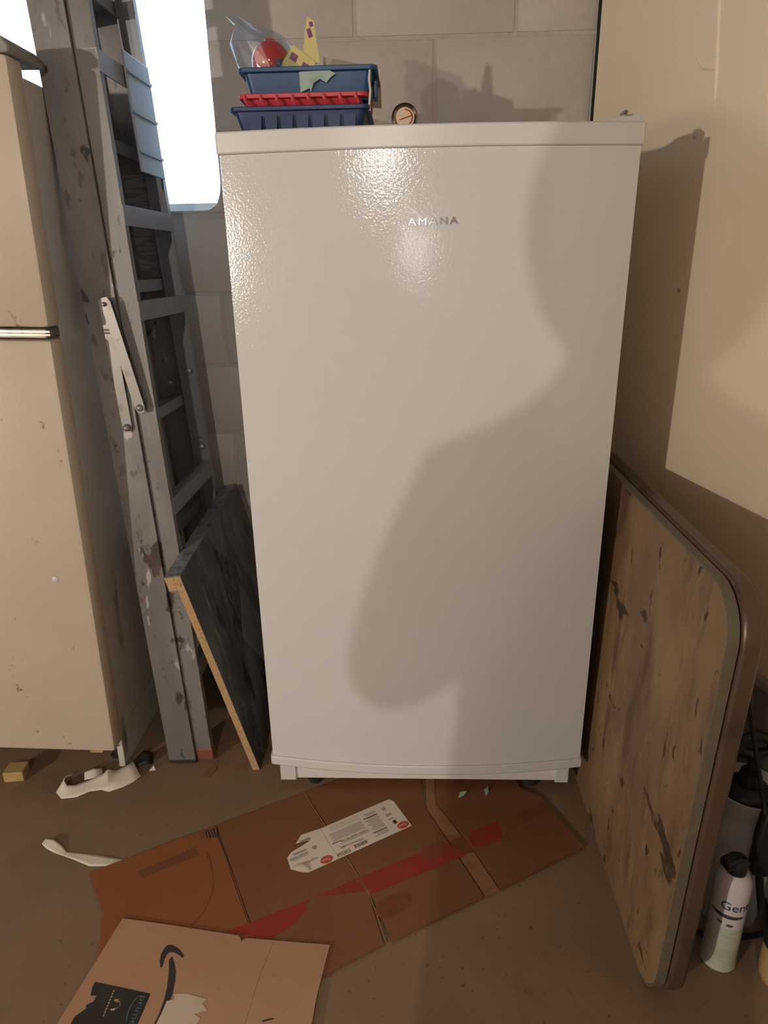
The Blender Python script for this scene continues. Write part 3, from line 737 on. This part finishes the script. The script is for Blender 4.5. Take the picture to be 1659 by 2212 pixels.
# curled torn end of the label
cr = []
for k in range(7):
    t = k / 6; cr.append([(272 + 30 * t + 2 * math.sin(3 * t), .5 + 28 * t)])
V = []; F = []
for i in range(6):
    t = i / 5
    for j in range(4):
        s_ = j / 3; px_ = 270 + 32 * t - s_ * (6 + 10 * math.sin(pi * t)); py_ = 1 + 27 * t + s_ * (4 + 11 * math.sin(pi * t))
        q = lab([(px_, py_)])[0]; V.append((q[0], q[1], .0064 + .005 * math.sin(pi * s_) * math.sin(pi * t) + .001 * s_))
for i in range(5):
    for j in range(3): F.append((i * 4 + j, i * 4 + j + 1, i * 4 + j + 5, i * 4 + j + 4))
MB().add(V, F).build('curled_corner', 'torn', lbl, smooth=True)

# ------------------------------------------------------------------ pale carton sheet in front
MC = thing('carton_sheet', 'pale brown carton sheet with black curved arrow and black tape at the bottom', 'cardboard', (-.44, -.46, 0))
mo = Vector((-.44, -.46))
ms = MB().prism(sub([(-.643, -.342), (-.560, -.352), (-.387, -.376), (-.380, -.388), (-.372, -.381), (-.270, -.388), (-.200, -.392), (-.214, -.50), (-.222, -.66), (-.700, -.68)], mo), .0064, .0098).build('sheet', 'mailer', MC)
zt = .0099
MB().tube([(p[0], p[1], .0094) for p in sub([(-.315, -.386), (-.330, -.47), (-.345, -.64)], mo)], .0007, 6).build('fold_crease', 'card_edge', MC)
MB().prism(sub([(-.526, -.447), (-.532, -.434), (-.5345, -.419), (-.532, -.407), (-.528, -.400), (-.520, -.399), (-.507, -.404), (-.495, -.413), (-.4865, -.422), (-.4885, -.426), (-.500, -.419), (-.511, -.4145), (-.518, -.4145), (-.522, -.419), (-.5235, -.430), (-.523, -.445)], mo), zt, zt + .0002).build('arrow_head', 'smile', MC)
MB().prism(sub([(-.5145, -.432), (-.513, -.425), (-.510, -.424), (-.503, -.434), (-.4935, -.453), (-.4885, -.472), (-.4855, -.498), (-.488, -.530), (-.494, -.57), (-.508, -.64), (-.516, -.64), (-.505, -.575), (-.499, -.533), (-.498, -.510), (-.500, -.486), (-.5045, -.465), (-.509, -.447)], mo), zt, zt + .0002).build('arrow_curve', 'smile', MC)
MB().prism(sub([(-.484, -.497), (-.460, -.4955), (-.445, -.499), (-.419, -.505), (-.424, -.514), (-.412, -.525), (-.435, -.532), (-.420, -.540), (-.428, -.557), (-.41, -.60), (-.497, -.62), (-.499, -.559), (-.494, -.53), (-.492, -.510), (-.478, -.507)], mo), zt + .0003, zt + .0007).build('torn_patch', 'torn', MC)
text_mesh('digit', '1', .030, 'smile', MC, (-.3085 + .44, -.5345 + .46, zt + .0002), (.25, -.97, 0), (.97, .25, 0), depth=.00008)
tp = MB().prism(sub([(-.643, -.477), (-.5275, -.497), (-.533, -.575), (-.536, -.62), (-.66, -.60), (-.652, -.541), (-.638, -.527), (-.640, -.520), (-.630, -.514), (-.628, -.503), (-.640, -.503), (-.643, -.490)], mo), zt, zt + .0002).build('packing_tape', 'tape', MC, label='black printed packing tape')
td = Vector((-.05, -1, 0)).normalized(); tu = Vector((1, -.05, 0)).normalized()
text_mesh('tape_lettering', 'prime', .0165, 'blue_ink', tp, (-.5435 + .44, -.500 + .46, zt + .0004), td, tu, depth=.00006, width=.054)


def tape_curve(nm, pts, r, m_):
    return MB().tube([(p[0] + .44, p[1] + .46, zt + .0002) for p in pts], r, 6).build(nm, m_, tp)


tape_curve('tape_smile', [(-.5485, -.501), (-.5535, -.512), (-.5565, -.524), (-.5565, -.536), (-.5535, -.548)], [.0006, .0011, .0013, .0011, .0006], 'blue_ink')
tape_curve('headphone_band', [(-.587, -.5135), (-.580, -.513), (-.5765, -.519), (-.580, -.525), (-.587, -.5255)], .0005, 'tan_ink')
for y in (-.5105, -.5275):
    MB().prism(sub([(-.591, y - .002), (-.583, y - .0015), (-.583, y + .0015), (-.591, y + .002)], mo), zt + .0002, zt + .0004).build('headphone_cup', 'tan_ink', tp)
for k in range(9):
    y = -.492 - k * .0055
    MB().prism(sub([(-.6005, y), (-.598, y), (-.5985, y - .0035), (-.601, y - .0035)], mo), zt + .0002, zt + .0003).build('small_print_mark', 'tan_ink', tp)


# ------------------------------------------------------------------ paper scraps and litter on the floor
def ribbon(name, spine, widths, lift, material, label, cat, twist=None, n=4):
    V = []; F = []; m_ = len(spine)
    for i, (x, y) in enumerate(spine):
        a = Vector(spine[max(i - 1, 0)]); b = Vector(spine[min(i + 1, m_ - 1)]); t = (b - a).normalized(); nn = Vector((-t.y, t.x))
        for j in range(n + 1):
            s_ = j / n - .5
            p = Vector((x, y)) + nn * s_ * widths[i]
            tw = (twist[i] if twist else 0)
            V.append((p.x - spine[0][0], p.y - spine[0][1], max(.0008, lift[i] + tw * s_ + .003 * abs(mnoise.noise(Vector((x * 30, y * 30 + j, 1)))))))
    for i in range(m_ - 1):
        for j in range(n): F.append((i * (n + 1) + j, i * (n + 1) + j + 1, (i + 1) * (n + 1) + j + 1, (i + 1) * (n + 1) + j))
    o = MB().add(V, F).build(name, material, smooth=True); o.location = (spine[0][0], spine[0][1], .0)
    sd = o.modifiers.new('thickness', 'SOLIDIFY'); sd.thickness = .0006; sd.offset = 1
    return tag(o, label, cat)


ribbon('paper_scrap', [(-.938, .066), (-.957, .052), (-.958, .030), (-.942, .018), (-.915, .024), (-.885, .040), (-.855, .052), (-.838, .050), (-.815, .066), (-.795, .085), (-.779, .100)],
       [.020, .024, .024, .030, .034, .034, .036, .044, .050, .050, .046], [.022, .020, .014, .006, .006, .010, .012, .018, .010, .010, .014], 'scrap',
       'crumpled strip of white paper on the floor in front of the refrigerator', 'paper', [.02, .03, .03, .02, .012, .01, .02, .035, .022, .02, .02])
ribbon('paper_scrap', [(-.914, .075), (-.893, .083), (-.872, .092)], [.020, .024, .018], [.010, .013, .010], 'scrap', 'small loose flap of white paper behind the crumpled strip', 'paper', [.01, .012, .01])
ribbon('paper_strip', [(-.915, -.143), (-.895, -.150), (-.872, -.160), (-.850, -.172), (-.815, -.179), (-.775, -.189), (-.735, -.192), (-.700, -.188)],
       [.012, .022, .020, .012, .022, .032, .024, .004], [.008, .007, .003, .001, .001, .001, .0012, .001], 'scrap', 'torn white paper strip lying beside the brown carton corner', 'paper', [.004, .008, .004, 0, 0, 0, 0, 0])
wbk = MB().box((-.026, -.022, 0), (.026, .022, .030), bev=.002).build('wood_block', 'wood'); wbk.location = (-1.105, .085, 0); wbk.rotation_euler = (0, 0, .12)
tag(wbk, 'small pale wooden block under the refrigerator front', 'block')
ds = ribbon('dark_plastic_scrap', [(-.805, .118), (-.790, .130), (-.772, .142), (-.752, .146)], [.010, .022, .034, .024], [.004, .012, .02, .012], 'bplast', 'black plastic scrap beside the refrigerator corner', 'scrap', [.01, .01, .02, .02])
cp = MB().add([(0, 0, .001), (.018, .004, .001), (.022, .022, .004), (.008, .020, .014), (.012, .010, .012)], [(0, 1, 4), (1, 2, 4), (2, 3, 4), (3, 0, 4)]).build('clear_plastic_bit', 'bag'); cp.location = (-.752, .108, 0)
tag(cp, 'tiny clear plastic bit on the floor by the ladder foot', 'scrap')
lf = MB().prism([(0, 0), (.022, .006), (.034, .030), (.030, .048), (.012, .044), (.004, .022)], .0005, .0015).build('dry_scrap', 'leafb'); lf.location = (-.600, .085, 0)
tag(lf, 'flat brown dry scrap on the floor by the leaning countertop', 'scrap')
for (x, y, a, lab_) in ((.085, .035, .4, 'small pale green leaf shred under the left of the freezer door centre'), (.158, .042, 1.1, 'small pale green leaf shred under the right of the freezer door')):
    c, s_ = math.cos(a), math.sin(a)
    q = MB().add([(0, 0, .007), (.016 * c, .016 * s_, .009), (.03 * c - .008 * s_, .03 * s_ + .008 * c, .013), (.012 * c - .012 * s_, .012 * s_ + .012 * c, .012)], [(0, 1, 2, 3)]).build('leaf_shred', 'resid'); q.location = (x, y - .02, 0)
    sd = q.modifiers.new('thickness', 'SOLIDIFY'); sd.thickness = .0006
    tag(q, lab_, 'leaf')

# ------------------------------------------------------------------ things on top of the freezer
FT = 1.521


def tub(name, label, cat, x0, x1, y0, y1, z0, z1, m_, lip=.008, taper=.012, wall=.003, corr=0):
    t = thing(name, label, cat, ((x0 + x1) / 2, (y0 + y1) / 2, z0))
    w, d, h = (x1 - x0), (y1 - y0), z1 - z0
    def rg(s, z, r=.012): return [Vector((p[0], p[1], z)) for p in rrect(w - 2 * s, d - 2 * s, r, 5)]
    MB().loft([rg(lip + taper, 0), rg(lip, h - .006), rg(lip, h), rg(lip + wall, h), rg(lip + wall + taper, wall)]).build('tub_body', m_, t, smooth=True)
    o_ = rrect(w, d, .014, 5); i_ = rrect(w - 2 * lip - .002, d - 2 * lip - .002, .012, 5)
    ring_prism(o_, i_, h - .007, h + .001, (Vector((0, 0, 0)), Vector((1, 0, 0)), Vector((0, 1, 0)), Vector((0, 0, 1)))).build('rim', m_, t, bevel=.0015)
    return t


t1 = tub('storage_tray', 'dark navy plastic tray at the bottom of the stack on the freezer', 'tray', -.374, -.108, .085, .29, FT + .001, FT + .055, 'navy', .007, .014)
for k in range(7):
    MB().prism([(-.010, .008), (.010, .008), (.012, .040), (-.012, .040)], 0, .003, ((-.085 + k * .030, -.0985 + .0015, 0), (1, 0, 0), (0, .07, 1), (0, -1, 0))).build('raised_panel', 'navy', t1)
MB().box((-.128, -.098, .001), (.115, -.088, .010), bev=.002).build('base_flange', 'navy', t1)
t2 = tub('serving_tray', 'red plastic tray with fluted rim between the navy tray and the blue bin', 'tray', -.357, -.110, .092, .28, FT + .0568, FT + .077, 'red', .010, .010)
for k in range(8):
    x_ = -.105 + k * .030
    MB().tube([(x_, -.091, .002), (x_ - .004, -.0945, .010), (x_ - .006, -.096, .018)], .0035, 6).build('flute', 'red', t2)
t3 = tub('storage_bin', 'blue plastic bin with torn label on top of the stack on the freezer', 'bin', -.354, -.092, .088, .29, FT + .067, FT + .119, 'blue', .010, .010)
rs = MB()
rsp = [(.0, .0), (.018, .006), (.020, .0), (.026, .014), (.038, .020), (.050, .014), (.058, .022), (.068, .028), (.055, .034), (.0, .032)]
rs.prism([(p[0] - .025, p[1] + .008) for p in rsp], 0, .0006, ((.01, -.0905, .004), (1, 0, 0), (0, -.16, 1), (0, -1, 0))).build('label_residue', 'resid', t3)
MB().tube([(.117, -.094, .048), (.115, -.093, .030), (.117, -.090, .012), (.114, -.088, -.012), (.115, -.086, -.020)], .0022, 6).build('glue_string', 'string', t3, smooth=True)
MB().box((.120, -.045, .008), (.128, -.015, .040), bev=.002).build('handle_tab', 'blue', t3)

BZ = FT + .084
ball = thing('red_ball', 'glossy red plastic ball ornament inside the clear bag in the blue bin', 'ball', (-.305, .185, BZ))
bm_ = bmesh.new(); bmesh.ops.create_uvsphere(bm_, u_segments=36, v_segments=24, radius=.038)
for v in bm_.verts:
    v.co.z *= 1.02; v.co.x *= 1.0 + .10 * (v.co.z / .038) * .3; v.co += Vector((0, 0, .064))
MB().bm(bm_).build('ball_shell', 'ball', ball, smooth=True)
MB().box((.016, -.041, .050), (.026, -.029, .062), bev=.002).build('blue_fitting', 'blue', ball)
bb = bmesh.new(); bmesh.ops.create_uvsphere(bb, u_segments=24, v_segments=16, radius=1)
for v in bb.verts: v.co = Vector((v.co.x * .050 + .028, v.co.y * .034 + .012, v.co.z * .034 + .032))
MB().bm(bb).build('purple_base', 'purple', ball, smooth=True)
MB().lathe([(.010, .098), (.010, .104), (.005, .107)], (0, 0, 0), 16).build('ball_stem', 'ball', ball, smooth=True)
# crumpled clear bag round it
bgv = []
prof = [(-.060, .142, .004, .004), (-.056, .134, .026, .020), (-.050, .115, .048, .040), (-.040, .085, .068, .050), (-.025, .050, .072, .052), (-.020, .022, .056, .046), (-.015, .010, .045, .036)]
rings = []
for i, (cx, cz, a, b) in enumerate(prof):
    rg = []
    for k in range(16):
        t = 2 * pi * k / 16; j = 1 + .16 * mnoise.noise(Vector((k * .9, i * 1.3, 2.0)))
        rg.append(Vector((cx + (a * j) * math.cos(t) + .03 * (i > 1), b * j * math.sin(t), cz + a * .35 * -math.cos(t) * (1 - i / 6) + .006 * mnoise.noise(Vector((k, i, 5.0))))))
    rings.append(rg)
bag = MB().loft(rings, cap=True).build('plastic_bag', 'bag'); bag.location = (-.305, .185, BZ + .002)
tag(bag, 'crumpled clear plastic bag around the red ball in the blue bin', 'bag')
# yellow paper tag folded in two
TG = thing('price_tag', 'folded yellow paper tag with purple squares standing in the blue bin', 'tag', (-.235, .150, BZ))
g1 = (Vector((-.022, 0, .070)), Vector((.86, 0, -.50)).normalized(), Vector((.50, 0, .86)).normalized(), Vector((0, -1, 0)))
MB().prism([(-.012, -.030), (.040, -.030), (.046, .010), (-.006, .014)], 0, .001, g1).build('tag_lower', 'yellow', TG)
g2 = (Vector((.010, .003, .066)), Vector((.95, 0, .30)).normalized(), Vector((-.30, 0, .95)).normalized() * 1, Vector((0, -1, 0)))
MB().prism([(-.020, -.012), (.016, -.016), (.028, .052), (.019, .062), (.006, .040)], 0, .001, g2).build('tag_upper', 'yellow', TG)
for (fr_, x, y, w, h) in ((g1, -.002, -.010, .014, .013), (g1, .024, -.016, .015, .015), (g2, .010, .028, .008, .015), (g2, .018, .044, .007, .008)):
    MB().prism([(x, y), (x + w, y), (x + w, y + h), (x, y + h)], .0011, .0015, fr_).build('purple_square', 'purple', TG)
fs = MB().prism([(-.060, -.02), (.060, -.03), (.058, .040), (.020, .052), (-.058, .068)], 0, .0015, ((-.150, .235, BZ + .020), (1, 0, 0), (0, .18, 1), (0, -1, .18)))
fo = fs.build('beige_flap', 'beige_sheet'); tag(fo, 'beige card flap standing at the back of the blue bin', 'card')

# dial thermometer
TH = thing('dial_thermometer', 'small round chrome dial thermometer standing at the front of the freezer top', 'thermometer', (-.0415, .06, FT), (0, 0, math.radians(6)))
rot = Matrix.Translation((0, 0, .0255)) @ Matrix.Rotation(math.radians(82), 4, 'X')
MB().lathe([(.020, -.012), (.0235, -.010), (.0245, 0), (.0245, .004), (.021, .0065), (.0175, .004), (.0175, .002)], (0, 0, 0), 40, rot).build('bezel', 'bezel', TH, smooth=True)
dl = MB().lathe([(.0175, .0022), (.0175, .0030)], (0, 0, 0), 36, rot).build('dial_face', 'dial', TH)
rp = [rot @ Vector((.0135 * math.cos(a), .0135 * math.sin(a), .0034)) for a in [math.radians(-70 + 10 * k) for k in range(17)]]
MB().tube(rp, .0011, 6).build('dial_arc', 'dial_red', dl)
MB().tube([rot @ Vector((-.010, -.004, .0036)), rot @ Vector((.012, .003, .0036))], .0008, 6).build('needle', 'dial_red', dl)
MB().prism([(-.012, 0), (.012, 0), (.010, .004), (-.010, .004)], -.008, .012, ((0, 0, 0), (1, 0, 0), (0, 0, 1), (0, 1, 0))).build('stand_foot', 'bezel', TH)

# ------------------------------------------------------------------ the photographer, standing beside the lens; the shadow on the door is theirs
PB = Vector((-.015, -1.52, 0))
PE = thing('person', 'person standing out of frame whose shadow falls on the freezer door', 'person', PB)


def skin_fig(name, verts, edges, material, parent, sub_=2):
    me = bpy.data.meshes.new(name); me.from_pydata([v[:3] for v in verts], edges, []); me.materials.append(M[material])
    o = bpy.data.objects.new(name, me); COL.objects.link(o); o.parent = parent
    sk = o.modifiers.new('skin', 'SKIN'); sk.use_smooth_shade = True
    for i, v in enumerate(verts):
        r = v[3]; me.skin_vertices[0].data[i].radius = r if isinstance(r, tuple) else (r, r)
    me.skin_vertices[0].data[0].use_root = True
    s_ = o.modifiers.new('subsurf', 'SUBSURF'); s_.levels = sub_; s_.render_levels = sub_
    return o


# facing the freezer (+y); left side is -x
body = [
    (0, -.03, .98, (.165, .115)),      # 0 pelvis
    (0, -.03, 1.12, (.175, .115)), (0, -.03, 1.28, (.180, .115)), (0, -.03, 1.40, (.125, .085)), (0, -.03, 1.47, (.130, .090)), (0, -.02, 1.525, .062),   # 1-5 spine, neck
    (0, .005, 1.575, (.072, .085)), (0, .0, 1.65, (.086, .100)), (0, -.005, 1.715, (.066, .078)),     # 6-8 head
    (-.165, -.03, 1.395, .062), (-.220, -.05, 1.29, .052), (-.262, -.04, 1.165, .046), (-.19, .0, 1.20, .050), (-.115, .035, 1.235, .026),   # 9-13 left arm
    (.165, -.03, 1.395, .062), (.220, -.05, 1.29, .052), (.262, -.04, 1.165, .046), (.19, .0, 1.20, .040), (.105, .035, 1.235, .026),       # 14-18 right arm
    (-.100, -.03, .88, .092), (-.105, -.01, .50, .062), (-.105, -.04, .10, .044), (-.11, .04, .036, .036), (-.115, .12, .028, .030),      # 19-23 left leg
    (.100, -.03, .88, .092), (.105, -.01, .50, .062), (.105, -.04, .10, .044), (.11, .04, .036, .036), (.115, .12, .028, .030)]        # 24-28
eds = [(0, 1), (1, 2), (2, 3), (3, 4), (4, 5), (5, 6), (6, 7), (7, 8), (3, 9), (9, 10), (10, 11), (11, 12), (12, 13), (3, 14), (14, 15), (15, 16), (16, 17), (17, 18),
       (0, 19), (19, 20), (20, 21), (21, 22), (22, 23), (0, 24), (24, 25), (25, 26), (26, 27), (27, 28)]
skin_fig('body', body, eds, 'shirt', PE)


def hand(c, fwd, side, name):
    c, fwd, side = Vector(c), Vector(fwd).normalized(), Vector(side).normalized(); dn = fwd.cross(side)
    V = [(*c, .024), (*(c + fwd * .045), (.036, .016))]; E = [(0, 1)]
    for k, (s_, ln) in enumerate(((-.027, .062), (-.009, .070), (.009, .066), (.026, .052))):
        b = c + fwd * .06 + side * s_; i = len(V)
        V += [(*b, .0095), (*(b + fwd * ln * .55 + dn * .006), .0085), (*(b + fwd * ln * .85 + dn * .022), .0075)]; E += [(1, i), (i, i + 1), (i + 1, i + 2)]
    i = len(V); b = c + fwd * .015 - side * .03
    V += [(*b, .011), (*(b + fwd * .03 - side * .02 + dn * .01), .0095), (*(b + fwd * .055 - side * .022 + dn * .015), .008)]; E += [(0, i), (i, i + 1), (i + 1, i + 2)]
    return skin_fig(name, V, E, 'skin', PE, 1)


hand((-.105, .035, 1.24), (.75, .25, .35), (-.3, .2, .9), 'left_hand')
hand((.095, .035, 1.24), (-.75, .25, .35), (.3, .2, .9), 'right_hand')
hh = bmesh.new(); bmesh.ops.create_uvsphere(hh, u_segments=24, v_segments=16, radius=1)
for v in hh.verts: v.co = Vector((v.co.x * .112, v.co.y * .112 - .030, v.co.z * .135 + 1.645))
MB().bm(hh).build('hair', 'hair', PE, smooth=True)
for ex_ in (-.026, .026):
    MB().box((ex_ - .009, .078, 1.638), (ex_ + .009, .086, 1.647), bev=.002).build('eye', 'hair', PE)
MB().prism([(-.012, 0), (.012, 0), (.005, .035), (-.005, .035)], 0, .022, ((0, .080, 1.595), (1, 0, 0), (0, 0, 1), (0, 1, 0))).build('nose', 'skin', PE, bevel=.004)
MB().box((-.02, .074, 1.572), (.02, .084, 1.578), bev=.002).build('mouth', 'red_foot', PE)
for sx in (-1, 1):
    MB().prism(ellipse(0, 0, .014, .026, 0, 16), -.005, .005, ((sx * .090, .0, 1.63), (0, 1, 0), (0, 0, 1), (1, 0, 0))).build('ear', 'skin', PE, smooth=True, bevel=.003)
PH = tag(MB().prism(rrect(.158, .075, .010, 5), 0, .008).build('phone', 'bplast', bevel=.002), 'black phone held out of frame by the person', 'phone')
PH.matrix_world = Matrix.Translation(CAM - FW * .035) @ Matrix((RX, UP, -FW)).transposed().to_4x4() @ Matrix.Rotation(pi / 2, 4, 'Z')
